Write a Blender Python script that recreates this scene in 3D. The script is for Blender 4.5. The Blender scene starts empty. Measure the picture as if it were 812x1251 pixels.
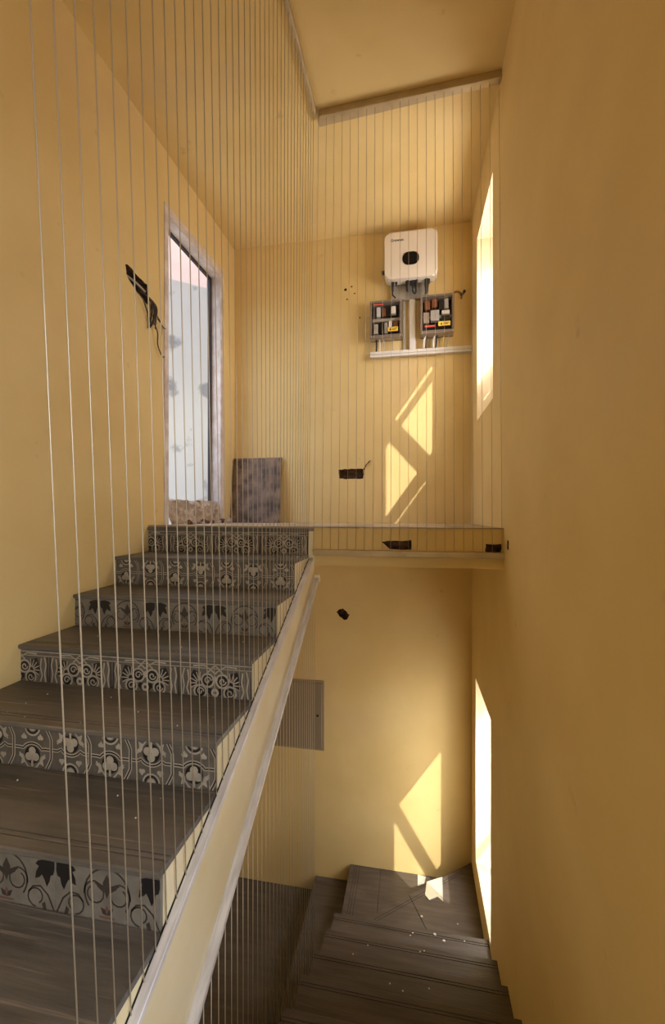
import bpy, bmesh, math, random
from mathutils import Vector, Matrix
random.seed(7)
C = bpy.context.scene.collection
scn = bpy.context.scene

# ------------------------------------------------------------------ camera, sky, sun, exposure
F_PX, YAW, HORIZON = 526.6, .1876, 622.36
cam_d = bpy.data.cameras.new('camera'); cam = bpy.data.objects.new('camera', cam_d); C.objects.link(cam)
cam_d.sensor_fit = 'HORIZONTAL'; cam_d.sensor_width = 36; cam_d.lens = F_PX / 812 * 36
cam_d.shift_y = -(625.5 - HORIZON) / 812; cam_d.clip_start = .02
cam.location = (0, 0, 0); cam.rotation_euler = (math.pi / 2, 0, YAW)
scn.camera = cam

world = bpy.data.worlds.new('world'); scn.world = world; world.use_nodes = True
wn = world.node_tree.nodes; wl = world.node_tree.links
bg = wn['Background']
sky = wn.new('ShaderNodeTexSky'); sky.sky_type = 'NISHITA'; sky.sun_disc = False
sky.sun_elevation = math.radians(48); sky.sun_rotation = math.radians(135); sky.dust_density = 3.0; sky.altitude = 50
wl.new(sky.outputs[0], bg.inputs[0]); bg.inputs[1].default_value = .62

SUN_DIR = Vector((-.99, 1.0, -1.4)).normalized()
sd = bpy.data.lights.new('sun', 'SUN'); sd.energy = 6.0; sd.angle = math.radians(.5); sd.color = (1, .93, .78)
sun = bpy.data.objects.new('sun', sd); C.objects.link(sun); sun.rotation_euler = SUN_DIR.to_track_quat('-Z', 'Y').to_euler()
sun.location = (6, -4, 8)

def area(name, loc, direction, sx, sy, power, color):
    l = bpy.data.lights.new(name, 'AREA'); l.shape = 'RECTANGLE'; l.size = sx; l.size_y = sy; l.energy = power; l.color = color
    o = bpy.data.objects.new(name, l); C.objects.link(o); o.location = loc
    o.rotation_euler = Vector(direction).to_track_quat('-Z', 'Z').to_euler(); return o
# daylight at the window and door openings; the side opening is unseen and added
area('daylight_upper_window', (.86, 3.43, 1.52), (-1, 0, -.1), .70, 1.45, 60, (1, .90, .86))
area('daylight_lower_window', (.86, 3.55, -2.2), (-1, 0, -.1), .70, 1.5, 32, (1, .93, .88))
area('added_side_daylight', (.80, -.25, -.35), (-1, .10, -.12), 1.4, 1.4, 42, (.88, .93, 1))  # added out of view to light the near step sides
area('daylight_door', (-2.12, 3.38, 1.1), (1, -.1, -.1), .78, 1.95, 12, (.92, .95, 1))

scn.view_settings.view_transform = 'Standard'; scn.view_settings.look = 'None'
scn.view_settings.gamma = 1; scn.view_settings.use_curve_mapping = False
scn.view_settings.exposure = 0.0
try:
    scn.cycles.max_bounces = 10; scn.cycles.diffuse_bounces = 8; scn.cycles.sample_clamp_indirect = 6
except Exception: pass

# ------------------------------------------------------------------ dimensions (metres, eye at origin)
R, B, L, E, XS, CEIL, Z0 = .5193, 4.1584, 1.8113, 2.6983, -.6698, 2.6619, -.12
G, RI = .3287, .17                       # upper flight going / rise
LE, LG, LR, LZ, LXS = 3.22, .3221, .1846, -3.0747, -.5994   # lower flight
MID = Z0 - 8 * RI - .0                   # intermediate landing behind the eye
FLOORZ = -3.765
YF = -1.35                               # front wall behind the eye
TH = .25

# ------------------------------------------------------------------ materials
def mat(name, base, rough=.7, metal=0, **k):
    m = bpy.data.materials.new(name); m.use_nodes = True
    b = m.node_tree.nodes['Principled BSDF']
    b.inputs['Base Color'].default_value = (*base, 1); b.inputs['Roughness'].default_value = rough; b.inputs['Metallic'].default_value = metal
    for kk, v in k.items(): b.inputs[kk.replace('_', ' ')].default_value = v
    return m
def noisy(m, c1, c2, scale=4, detail=6, stretch=(1, 1, 1), lo=.35, hi=.65, bump=0, bscale=60, bdist=.002, rough=None, extra=None):
    """colour noise + fine relief in object space"""
    nt = m.node_tree; n = nt.nodes; l = nt.links; b = n['Principled BSDF']
    tc = n.new('ShaderNodeTexCoord'); mp = n.new('ShaderNodeMapping'); mp.inputs['Scale'].default_value = stretch
    l.new(tc.outputs['Object'], mp.inputs[0])
    no = n.new('ShaderNodeTexNoise'); no.inputs['Scale'].default_value = scale; no.inputs['Detail'].default_value = detail
    l.new(mp.outputs[0], no.inputs['Vector'])
    r = n.new('ShaderNodeValToRGB'); r.color_ramp.elements[0].position = lo; r.color_ramp.elements[1].position = hi
    r.color_ramp.elements[0].color = (*c1, 1); r.color_ramp.elements[1].color = (*c2, 1)
    l.new(no.outputs['Fac'], r.inputs[0]); out = r.outputs[0]
    for (c, sc, a, bb, st) in (extra or []):
        mp2 = n.new('ShaderNodeMapping'); mp2.inputs['Scale'].default_value = st; l.new(tc.outputs['Object'], mp2.inputs[0])
        n2 = n.new('ShaderNodeTexNoise'); n2.inputs['Scale'].default_value = sc; n2.inputs['Detail'].default_value = 5; l.new(mp2.outputs[0], n2.inputs['Vector'])
        r2 = n.new('ShaderNodeValToRGB'); r2.color_ramp.elements[0].position = a; r2.color_ramp.elements[1].position = bb
        l.new(n2.outputs['Fac'], r2.inputs[0])
        mx = n.new('ShaderNodeMix'); mx.data_type = 'RGBA'; l.new(r2.outputs[0], mx.inputs[0]); l.new(out, mx.inputs[6]); mx.inputs[7].default_value = (*c, 1)
        out = mx.outputs[2]
    l.new(out, b.inputs['Base Color'])
    if rough:
        mr = n.new('ShaderNodeMapRange'); mr.inputs[3].default_value = rough[0]; mr.inputs[4].default_value = rough[1]
        l.new(no.outputs['Fac'], mr.inputs[0]); l.new(mr.outputs[0], b.inputs['Roughness'])
    if bump:
        nb = n.new('ShaderNodeTexNoise'); nb.inputs['Scale'].default_value = bscale; nb.inputs['Detail'].default_value = 6; l.new(mp.outputs[0], nb.inputs['Vector'])
        bp = n.new('ShaderNodeBump'); bp.inputs['Strength'].default_value = bump; bp.inputs['Distance'].default_value = bdist
        l.new(nb.outputs['Fac'], bp.inputs['Height']); l.new(bp.outputs[0], b.inputs['Normal'])
    return m
WC1, WC2 = (.695, .525, .225), (.76, .59, .275)
M = {}
M['plaster'] = noisy(mat('yellow_plaster', WC1, .62), WC1, WC2, 1.6, 5, bump=.25, bscale=35, bdist=.003, extra=[((.66, .50, .27), .9, .58, .80, (1, 1, 1)), ((.50, .36, .18), 7, .70, .84, (1, 1, 1))])
M['jamb'] = noisy(mat('cream_reveal', (.8, .66, .42), .7), (.78, .66, .42), (.86, .74, .5), 6, bump=.2)
M['side'] = noisy(mat('cream_step_side', (.8, .7, .42), .6), (.78, .68, .42), (.86, .78, .56), 3, bump=.3, bscale=30, bdist=.003)
M['cavity'] = noisy(mat('broken_brick', (.1, .05, .03), .95), (.035, .02, .012), (.20, .10, .06), 30, bump=.8, bscale=60, bdist=.01)
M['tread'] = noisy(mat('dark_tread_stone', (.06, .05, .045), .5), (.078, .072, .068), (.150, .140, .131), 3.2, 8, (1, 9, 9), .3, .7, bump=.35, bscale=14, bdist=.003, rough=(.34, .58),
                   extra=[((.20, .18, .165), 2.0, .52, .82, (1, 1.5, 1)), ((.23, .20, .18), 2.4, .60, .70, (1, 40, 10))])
M['dusty'] = noisy(mat('dusty_landing_tile', (.4, .33, .25), .7), (.36, .30, .22), (.50, .42, .32), 5, bump=.2)
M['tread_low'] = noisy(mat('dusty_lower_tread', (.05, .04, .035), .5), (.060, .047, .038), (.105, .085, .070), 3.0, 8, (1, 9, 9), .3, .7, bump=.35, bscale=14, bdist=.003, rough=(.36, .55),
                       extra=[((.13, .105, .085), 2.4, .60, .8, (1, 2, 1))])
M['groove'] = mat('groove_dark', (.012, .01, .009), .8)
M['tile_grey'] = noisy(mat('tile_grey_glaze', (.2, .19, .17), .45), (.165, .155, .138), (.225, .213, .192), 14, bump=.1)
M['tile_dark'] = noisy(mat('tile_slate_glaze', (.09, .085, .08), .45), (.10, .092, .084), (.15, .14, .128), 14, bump=.1)
M['ink_dark'] = mat('tile_print_charcoal', (.045, .038, .035), .5)
M['ink_black'] = mat('tile_print_black', (.012, .012, .015), .45)
M['ink_light'] = noisy(mat('tile_print_pale', (.4, .37, .32), .5), (.36, .33, .285), (.47, .44, .385), 20)
M['ink_mid'] = mat('tile_print_umber', (.05, .042, .038), .5)
M['ink_red'] = mat('tile_print_rust', (.17, .085, .07), .5)
M['channel'] = noisy(mat('grey_painted_channel', (.5, .5, .52), .42, .1), (.60, .59, .61), (.78, .78, .82), 9, 4, (6, 1, 1), bump=.1)
M['steel'] = noisy(mat('brown_grey_channel', (.3, .26, .2), .45, .25), (.46, .37, .23), (.56, .46, .30), 8)
M['cable'] = mat('steel_cable', (.56, .49, .38), .45, .55)
M['white_case'] = mat('white_case', (.80, .74, .66), .4)
M['black'] = mat('black_plastic', (.012, .011, .012), .4)
M['screen'] = mat('display_glass', (.004, .004, .006), .5, 0, Specular_IOR_Level=.2)
M['grey_metal'] = noisy(mat('grey_bracket', (.4, .38, .34), .5, .3), (.36, .34, .30), (.46, .44, .39), 10)
M['box'] = mat('smoky_enclosure', (.20, .16, .13), .35)
M['box_in'] = mat('enclosure_back', (.055, .038, .032), .6)
M['box_lip'] = mat('enclosure_rim', (.42, .36, .30), .4)
M['breaker'] = mat('breaker_grey', (.45, .43, .40), .5)
M['breaker_w'] = mat('breaker_white', (.72, .70, .68), .5)
M['copper'] = mat('copper_bar', (.30, .12, .06), .4, .5)
M['red'] = mat('red_sticker', (.65, .09, .07), .5)
M['yellow'] = mat('yellow_sticker', (.85, .60, .08), .5)
M['white_pl'] = mat('white_plastic', (.72, .70, .68), .45)
M['glass'] = mat('clear_cover', (.9, .9, .9), .08, 0, Transmission_Weight=1.0, IOR=1.05, Alpha=.35)
M['slab'] = noisy(mat('brown_mottled_stone', (.16, .11, .09), .55), (.055, .032, .022), (.27, .185, .135), 9, 12, lo=.38, hi=.62, bump=.4, bscale=50, bdist=.003, extra=[((.34, .30, .27), 26, .62, .74, (1, 1, 1))])
M['lilac'] = noisy(mat('raw_white_plaster', (.62, .55, .52), .8), (.55, .46, .42), (.74, .68, .66), 9, bump=.4, bscale=40, bdist=.004)
M['rubble'] = noisy(mat('broken_concrete', (.42, .34, .27), .95), (.30, .23, .18), (.55, .46, .37), 18, 8, bump=.9, bscale=30, bdist=.015)
M['frame_dark'] = mat('dark_door_frame', (.03, .02, .02), .5)
M['white_wall'] = noisy(mat('neighbour_limewash', (.6, .62, .68), .9), (.60, .60, .62), (.70, .72, .76), 1.2, 8, (1, 1, .35), bump=.3, bscale=20, bdist=.006,
                        extra=[((.30, .31, .35), 3.2, .59, .68, (1, 1, 1)), ((.52, .49, .45), 1.3, .58, .85, (1, 1, .25))])
M['pink_wall'] = noisy(mat('neighbour_pink_paint', (.75, .50, .45), .9), (.78, .60, .55), (.86, .70, .65), 2, bump=.1)
M['door_panel'] = mat('grey_hatch_paint', (.30, .24, .17), .5, .2)
M['door_rim'] = mat('hatch_rim', (.34, .27, .19), .5, .1)
M['concrete'] = noisy(mat('rough_concrete', (.3, .27, .23), .95), (.24, .21, .18), (.38, .34, .29), 8, bump=.5)
M['shard'] = mat('broken_mirror_white', (.78, .80, .80), .12, .55)
M['debris'] = mat('plaster_crumb', (.72, .68, .60), .9)
M['wirebrown'] = mat('wire_sheath', (.05, .03, .02), .5)
M['ground'] = noisy(mat('outside_ground', (.35, .31, .26), .95), (.30, .27, .22), (.40, .36, .30), 2)

# ------------------------------------------------------------------ mesh helpers
def link(name, me, parent=None):
    o = bpy.data.objects.new(name, me); C.objects.link(o)
    if parent: o.parent = parent
    return o
def build(name, bm, mats, parent=None, smooth=False):
    me = bpy.data.meshes.new(name); bmesh.ops.recalc_face_normals(bm, faces=bm.faces[:])
    if smooth:
        for f in bm.faces: f.smooth = True
    bm.to_mesh(me); bm.free()
    for m in (mats if isinstance(mats, (list, tuple)) else [mats]): me.materials.append(M[m])
    return link(name, me, parent)
def tag(o, label=None, cat=None, group=None, kind=None):
    if label: o['label'] = label
    if cat: o['category'] = cat
    if group: o['group'] = group
    if kind: o['kind'] = kind
    return o
def empty(name, loc, label, cat, group=None, kind=None):
    o = bpy.data.objects.new(name, None); C.objects.link(o); o.location = loc; o.empty_display_size = .1
    bpy.context.view_layer.update() if False else None
    return tag(o, label, cat, group, kind)
def box(bm, x0, x1, y0, y1, z0, z1, mi=0, bev=0):
    vs = [bm.verts.new((x, y, z)) for x in (x0, x1) for y in (y0, y1) for z in (z0, z1)]
    fs = [bm.faces.new([vs[i] for i in q]) for q in ((0, 1, 3, 2), (4, 6, 7, 5), (0, 4, 5, 1), (2, 3, 7, 6), (0, 2, 6, 4), (1, 5, 7, 3))]
    for f in fs: f.material_index = mi
    if bev:
        es = list({e for f in fs for e in f.edges})
        r = bmesh.ops.bevel(bm, geom=es, offset=bev, segments=2, affect='EDGES', profile=.6)
        for f in r['faces']: f.material_index = mi
def prism(bm, pts, a0, a1, axis='X', mi=0):
    """extrude a 2-D outline along an axis; outline coords are the remaining two axes in order"""
    def mk(p, a): return {'X': (a, p[0], p[1]), 'Y': (p[0], a, p[1]), 'Z': (p[0], p[1], a)}[axis]
    v0 = [bm.verts.new(mk(p, a0)) for p in pts]; v1 = [bm.verts.new(mk(p, a1)) for p in pts]
    n = len(pts); fs = [bm.faces.new(v0), bm.faces.new(v1[::-1])]
    for i in range(n): fs.append(bm.faces.new((v0[i], v1[i], v1[(i + 1) % n], v0[(i + 1) % n])))
    for f in fs: f.material_index = mi
def tube(bm, pts, r, seg=6, mi=0):
    pts = [Vector(p) for p in pts]; rings = []
    for i, p in enumerate(pts):
        d = (pts[min(i + 1, len(pts) - 1)] - pts[max(i - 1, 0)]).normalized()
        a = d.orthogonal().normalized() if i == 0 else (rings_a - d * rings_a.dot(d)).normalized()
        rings_a = a; b = d.cross(a)
        rr = r[i] if isinstance(r, (list, tuple)) else r
        rings.append([bm.verts.new(p + (a * math.cos(t) + b * math.sin(t)) * rr) for t in [2 * math.pi * k / seg for k in range(seg)]])
    for i in range(len(rings) - 1):
        for k in range(seg):
            f = bm.faces.new((rings[i][k], rings[i][(k + 1) % seg], rings[i + 1][(k + 1) % seg], rings[i + 1][k])); f.material_index = mi; f.smooth = True
    for q in (rings[0], rings[-1][::-1]):
        f = bm.faces.new(q); f.material_index = mi
def curve_pts(ctrl, n=6):
    out = []; P = [Vector(c) for c in ctrl]; P = [P[0]] + P + [P[-1]]
    for i in range(1, len(P) - 2):
        for k in range(n):
            t = k / n; a, b, c, d = P[i - 1], P[i], P[i + 1], P[i + 2]
            out.append(.5 * ((2 * b) + (c - a) * t + (2 * a - 5 * b + 4 * c - d) * t * t + (3 * b - a - 3 * c + d) * t ** 3))
    return out + [P[-2]]
def rotpart(o, parent): o.parent = parent; return o
def cut(o, bm, matname='cavity'):
    """boolean-cut a cavity into o; cavity faces take their own material"""
    me = bpy.data.meshes.new('c'); bmesh.ops.recalc_face_normals(bm, faces=bm.faces[:]); bm.to_mesh(me); bm.free(); me.materials.append(M[matname])
    c = bpy.data.objects.new('c', me); C.objects.link(c)
    md = o.modifiers.new('cut', 'BOOLEAN'); md.operation = 'DIFFERENCE'; md.object = c; md.solver = 'EXACT'; md.material_mode = 'TRANSFER'
    dg = bpy.context.evaluated_depsgraph_get(); dg.update()
    new = bpy.data.meshes.new_from_object(o.evaluated_get(dg), preserve_all_data_layers=True, depsgraph=dg)
    o.modifiers.clear(); o.data = new
    bpy.data.objects.remove(c); bpy.data.meshes.remove(me)
def rough_poly(pts, amp, sub=3):
    out = []
    for i, p in enumerate(pts):
        q = pts[(i + 1) % len(pts)]
        for k in range(sub):
            t = k / sub; out.append((p[0] + (q[0] - p[0]) * t + random.uniform(-amp, amp), p[1] + (q[1] - p[1]) * t + random.uniform(-amp, amp)))
    return out
def struct(name, bm, mats, label, cat='wall', smooth=False):
    return tag(build(name, bm, mats, None, smooth), label, cat, None, 'structure')

# ------------------------------------------------------------------ room shell
def wall_x(x0, x1, ya, yb, za, zb, holes):
    """wall slab across X with rectangular openings (y0,y1,z0,z1), solid cells around them"""
    ys = sorted({ya, yb, *[h[0] for h in holes], *[h[1] for h in holes]}); zs = sorted({za, zb, *[h[2] for h in holes], *[h[3] for h in holes]})
    bm = bmesh.new(); V = {}
    def v(x, y, z):
        k = (x, y, z)
        if k not in V: V[k] = bm.verts.new(k)
        return V[k]
    def solid(i, j):
        if i < 0 or j < 0 or i >= len(ys) - 1 or j >= len(zs) - 1: return False
        cy, cz = (ys[i] + ys[i + 1]) / 2, (zs[j] + zs[j + 1]) / 2
        return not any(h[0] < cy < h[1] and h[2] < cz < h[3] for h in holes)
    for i in range(len(ys) - 1):
        for j in range(len(zs) - 1):
            if not solid(i, j): continue
            a, b, c, d = ys[i], ys[i + 1], zs[j], zs[j + 1]
            bm.faces.new((v(x0, a, c), v(x0, b, c), v(x0, b, d), v(x0, a, d))); bm.faces.new((v(x1, a, c), v(x1, a, d), v(x1, b, d), v(x1, b, c)))
            for (di, dj, q) in ((-1, 0, ((a, c), (a, d))), (1, 0, ((b, d), (b, c))), (0, -1, ((a, c), (b, c))), (0, 1, ((a, d), (b, d)))):
                if not solid(i + di, j + dj):
                    (p, r), (s, t) = q
                    f = bm.faces.new((v(x0, p, r), v(x1, p, r), v(x1, s, t), v(x0, s, t)))
                    if 0 <= i + di < len(ys) - 1 and 0 <= j + dj < len(zs) - 1: f.material_index = 1
    return bm
HI = (3.06, 3.80, .75, 2.28); LO = (3.14, 3.88, -3.02, -1.457); SIDE = (-1.0, .50, -1.10, .40)  # SIDE is an unseen opening added to light the near steps
TW = .30
w = struct('wall_right', wall_x(R, R + TW, YF, B + TH, FLOORZ - .2, CEIL, [HI, LO, SIDE]), ['plaster', 'jamb'], 'tall yellow plastered wall on the right, bare, with two narrow sunlit window openings')
bm = bmesh.new(); prism(bm, rough_poly([(2.555, -.175), (2.60, -.172), (2.605, -.225), (2.557, -.232)], .003), R - .05, R + .05, 'X'); cut(w, bm)
DOOR = (2.94, 3.82, -.02, 2.20)
w = struct('wall_left', wall_x(-L - .11, -L, YF, B + TH, FLOORZ - .2, CEIL, [(DOOR[0], DOOR[1], Z0, DOOR[3])]), ['plaster', 'lilac'], 'yellow plastered wall on the left beside the tiled steps, with a doorway and a gouged hole')
bm = bmesh.new(); prism(bm, rough_poly([(2.46, 1.57), (2.52, 1.575), (2.60, 1.555), (2.685, 1.55), (2.70, 1.47), (2.69, 1.41), (2.62, 1.43), (2.54, 1.455), (2.465, 1.50)], .006, 3), -L - .09, -L + .05, 'X'); cut(w, bm)
bm = bmesh.new(); box(bm, -L, R, B, B + TH, FLOORZ - .2, CEIL)
w = struct('wall_back', bm, ['plaster'], 'yellow plastered end wall running behind the landing and down the lower stairwell')
bm = bmesh.new(); prism(bm, rough_poly([(-.724, .391), (-.60, .394), (-.485, .391), (-.483, .300), (-.60, .296), (-.722, .300)], .005, 4), B - .05, B + .06, 'Y')
for (hx, hz, hr) in ((-.66, 2.145, .014), (-.60, 2.17, .008), (-.645, 2.05, .007), (-.57, 2.10, .007), (-.52, 1.86, .006)):
    prism(bm, [(hx + hr * math.cos(t), hz + hr * math.sin(t)) for t in [k * math.pi / 4 for k in range(8)]], B - .02, B + .03, 'Y')
prism(bm, rough_poly([(-.745, -1.00), (-.72, -.975), (-.68, -.972), (-.645, -.995), (-.625, -1.03), (-.64, -1.07), (-.68, -1.075), (-.72, -1.045)], .007, 2), B - .05, B + .09, 'Y')
# crack chased from the socket hole
for a, b in (((-.48, .385), (-.455, .43)), ((-.455, .43), (-.42, .47))):
    d = .004; prism(bm, [(a[0] - d, a[1]), (b[0] - d, b[1]), (b[0] + d, b[1]), (a[0] + d, a[1])], B - .02, B + .01, 'Y')
cut(w, bm)
bm = bmesh.new(); box(bm, -L - TH, R + TW, YF - TH, YF, FLOORZ - .2, CEIL); struct('wall_front', bm, ['plaster'], 'plain yellow wall closing the stairwell behind the viewer')
bm = bmesh.new(); box(bm, -L - TH, R + TW, YF - TH, B + TH, CEIL, CEIL + 3.2); struct('ceiling', bm, ['plaster'], 'flat yellow plastered ceiling over the whole stairwell', 'ceiling')  # unseen storey height added on top to keep sun off the neighbour walls
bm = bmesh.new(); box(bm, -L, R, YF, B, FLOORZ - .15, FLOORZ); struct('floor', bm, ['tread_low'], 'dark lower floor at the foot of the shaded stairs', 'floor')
# upper landing slab
bm = bmesh.new(); prism(bm, [(-L, E + .012), (XS, E + .012), (XS, E + .0115), (-.632, E + .0115), (-.632, E), (R, E), (R, B), (-L, B)], Z0 - .235, Z0 - .0195, 'Z')
ls = struct('landing_slab', bm, ['plaster'], 'yellow landing slab with a chipped front edge under the upright cables', 'floor')
bm = bmesh.new(); prism(bm, rough_poly([(-.205, -.203), (-.17, -.198), (-.02, -.192), (-.018, -.247), (-.15, -.247)], .003, 3), E - .05, E + .07, 'Y')
prism(bm, rough_poly([(.415, -.205), (.505, -.208), (.505, -.258), (.418, -.256)], .004, 3), E - .05, E + .06, 'Y'); cut(ls, bm)
ZF, ZB = Z0 + .010, Z0 - .014              # finish raised in front and lowered behind to match its edges in view
bm = bmesh.new(); prism(bm, [(E + .022, Z0 - .0185), (E + .022, ZF - .0085), (E - .004, ZF - .008), (E - .004, ZF), (B, ZB), (B, Z0 - .0190)], -L, R, 'X'); build('floor_finish', bm, ['dusty'], ls)
bm = bmesh.new(); box(bm, -.632, R, E, E + .0215, Z0 - .0193, ZF - .009); build('edge_render', bm, ['plaster'], ls)
bm = bmesh.new(); prism(bm, [(E - .014, Z0 - .0195), (E - .014, Z0 - .002), (E - .0045, Z0 - .002), (E - .0045, Z0 - .0195)], -L, XS, 'X'); build('nosing', bm, ['tread'], ls)
# intermediate landing behind the viewer
bm = bmesh.new(); box(bm, -L, R, YF, .05, MID - .2, MID); struct('middle_landing', bm, ['tread'], 'dark half-way landing at the viewer\'s feet', 'floor')

# windows: sash frames seen edge-on, with diagonal bars added outside to cast dark bands in the sun
def window(name, h, label, bars, shadow_bars):
    e = empty(name, (R + TW, (h[0] + h[1]) / 2, h[2]), label, 'window', None, 'structure')
    inv = Matrix.Translation(-Vector(e.location)); x0, x1 = R + TW - .035, R + TW - .005
    def part(nm, bm, m):
        bmesh.ops.transform(bm, matrix=inv, verts=bm.verts[:]); return build(nm, bm, m, e)
    for (z0, z1) in bars:
        bm = bmesh.new(); box(bm, x0, x1, h[0], h[1], z0, z1, bev=.003); part('glazing_bar', bm, 'white_pl')
    for (p, q, wd) in shadow_bars:
        bm = bmesh.new(); d = Vector((q[0] - p[0], q[1] - p[1])).normalized(); nn = Vector((-d.y, d.x)) * wd / 2
        prism(bm, [(p[0] + nn.x, p[1] + nn.y), (q[0] + nn.x, q[1] + nn.y), (q[0] - nn.x, q[1] - nn.y), (p[0] - nn.x, p[1] - nn.y)], x1 + .002, x1 + .02, 'X'); part('diagonal_shadow_bar', bm, 'white_pl')  # bar shaped only for the diagonal shadow it throws on the back wall
    return e, part
we, wp = window('window_1', HI, 'narrow sunlit upper window opening in the right wall above the landing', [(2.12, 2.19), (1.27, 1.42)], [((3.02, 2.45), (3.56, 1.10), .10)])
bm = bmesh.new(); box(bm, R + TW - .03, R + TW - .015, HI[0], HI[1], HI[2], 1.22); wp('sun_blocking_panel', bm, 'white_pl')  # panel added to stop direct sun below the lower bar
we, wp = window('window_2', LO, 'narrow sunlit lower window opening in the right wall beside the winding steps', [(-2.62, -2.56)], [((3.10, -1.33), (3.60, -2.83), .068)])

# doorway on the left
de = empty('door_1', (-L, (DOOR[0] + DOOR[1]) / 2, Z0), 'tall open doorway with raw pale plaster edges in the left wall at the landing', 'doorway', None, 'structure')
dinv = Matrix.Translation(-Vector(de.location))
def dpart(nm, bm, m):
    bmesh.ops.transform(bm, matrix=dinv, verts=bm.verts[:]); return build(nm, bm, m, de)
bm = bmesh.new()
prism(bm, [(DOOR[0] - .055, Z0), (DOOR[0] - .05, 2.27), (DOOR[1] + .075, 2.285), (DOOR[1] + .07, Z0), (DOOR[1], Z0), (DOOR[1], DOOR[3]), (DOOR[0], DOOR[3]), (DOOR[0], Z0)], -L - .001, -L + .006, 'X'); dpart('plaster_surround', bm, 'lilac')
bm = bmesh.new(); fx0, fx1 = -L - .108, -L - .085
box(bm, fx0, fx1, DOOR[1] - .035, DOOR[1], Z0 + .19, DOOR[3]); box(bm, fx0, fx1, DOOR[0], DOOR[1] - .035, DOOR[3] - .02, DOOR[3]); box(bm, fx0, fx1, DOOR[0], DOOR[0] + .02, Z0 + .19, DOOR[3] - .02); dpart('frame', bm, 'frame_dark')
# broken masonry sill
me = bmesh.new(); bmesh.ops.create_grid(me, x_segments=26, y_segments=12, size=.5)
for v in me.verts:
    y = DOOR[0] + (v.co.x + .5) * (DOOR[1] - DOOR[0]); t = v.co.y + .5
    z = Z0 + .005 + .185 * min(1, t * 1.6) + random.uniform(-.014, .014) * (t > .1); x = -L + .02 - .125 * t ** 1.6 + random.uniform(-.016, .016)
    v.co = (x, y, z)
dpart('broken_sill', me, 'rubble')
for k in range(16):
    bm = bmesh.new(); s = random.uniform(.012, .032); bmesh.ops.create_icosphere(bm, subdivisions=1, radius=s)
    for v in bm.verts: v.co *= random.uniform(.7, 1.25)
    y = random.uniform(DOOR[0] - .05, DOOR[1] + .1); o = build('rubble_lump', bm, 'rubble' if k % 3 else 'cavity'); o.location = (-L + random.uniform(.03, .12), y, Z0 + s * .55)
    tag(o, 'small broken masonry lump lying on the landing below the doorway', 'rubble', 'masonry crumbs at the doorway')

# what stands outside the doorway
d = Vector((.75, .66, 0)).normalized(); n = Vector((-.66, .75, 0)).normalized()
def slanted_wall(name, end, length, thick, z0, z1, m, label):
    bm = bmesh.new(); p = Vector((end[0], end[1], 0)); q = p - d * length
    prism(bm, [(p.x, p.y), (q.x, q.y), ((q + n * thick).x, (q + n * thick).y), ((p + n * thick).x, (p + n * thick).y)], z0, z1, 'Z')
    return tag(build(name, bm, m), label, 'wall', None, None)
slanted_wall('neighbour_wall', (-1.62, 5.44), 3.2, .2, -4, 2.62, 'white_wall', 'weathered whitewashed wall with grey stains seen through the open doorway')
slanted_wall('neighbour_facade', (-1.6, 6.5), 4.9, .2, -4, 4.6, 'pink_wall', 'pale pink upper wall seen above the whitewashed wall through the doorway')
bm = bmesh.new(); box(bm, 1.75, 1.95, -3.2, 1.6, -4, 5.2); tag(build('side_sun_blocker', bm, 'concrete'), 'unseen concrete wall added outside the side opening to block the sun', 'wall')  # added blocker, out of view: keeps direct sun from entering at the side
bm = bmesh.new(); box(bm, -14, 14, -14, 14, -4.3, -4.02); struct('outside_ground', bm, ['ground'], 'bare ground around the house', 'ground')

# ------------------------------------------------------------------ printed tiles
class Draw:
    """flat print laid on the tile face as very thin raised glaze; coordinates u right, v down from the top edge"""
    def __init__(s, W, H): s.bm = bmesh.new(); s.W, s.H = W, H
    def poly(s, pts, mi, lv=1):
        try:
            vs = [s.bm.verts.new((u, -.0001 - .00022 * lv, -v)) for u, v in pts]; f = s.bm.faces.new(vs); f.material_index = mi
        except ValueError: pass
    def disc(s, u, v, r, mi, lv=1, n=14, ry=None): s.poly([(u + r * math.cos(2 * math.pi * k / n), v + (ry or r) * math.sin(2 * math.pi * k / n)) for k in range(n)], mi, lv)
    def line(s, pts, wd, mi, lv=1):
        P = [Vector(p) for p in pts]; a = []
        for i, p in enumerate(P):
            t = (P[min(i + 1, len(P) - 1)] - P[max(i - 1, 0)]).normalized(); nn = Vector((-t.y, t.x)) * wd / 2; a.append((p + nn, p - nn))
        for i in range(len(P) - 1): s.poly([a[i][0], a[i + 1][0], a[i + 1][1], a[i][1]], mi, lv)
    def arc(s, u, v, r, a0, a1, wd, mi, lv=1, n=12, r1=None):
        r1 = r if r1 is None else r1
        s.line([(u + (r + (r1 - r) * k / n) * math.cos(math.radians(a0 + (a1 - a0) * k / n)), v + (r + (r1 - r) * k / n) * math.sin(math.radians(a0 + (a1 - a0) * k / n))) for k in range(n + 1)], wd, mi, lv)
    def finish(s, name):
        bm = s.bm
        for (co, no) in (((0, 0, 0), (-1, 0, 0)), ((s.W, 0, 0), (1, 0, 0)), ((0, 0, 0), (0, 0, 1)), ((0, 0, -s.H), (0, 0, -1))):
            bmesh.ops.bisect_plane(bm, geom=bm.verts[:] + bm.edges[:] + bm.faces[:], plane_co=co, plane_no=no, clear_outer=True)
        for f in bm.faces:
            f.normal_update()
            if f.normal.y > 0: f.normal_flip()
        me = bpy.data.meshes.new(name); bm.to_mesh(me); bm.free(); return me
TWD, THT = .3295, .150
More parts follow.
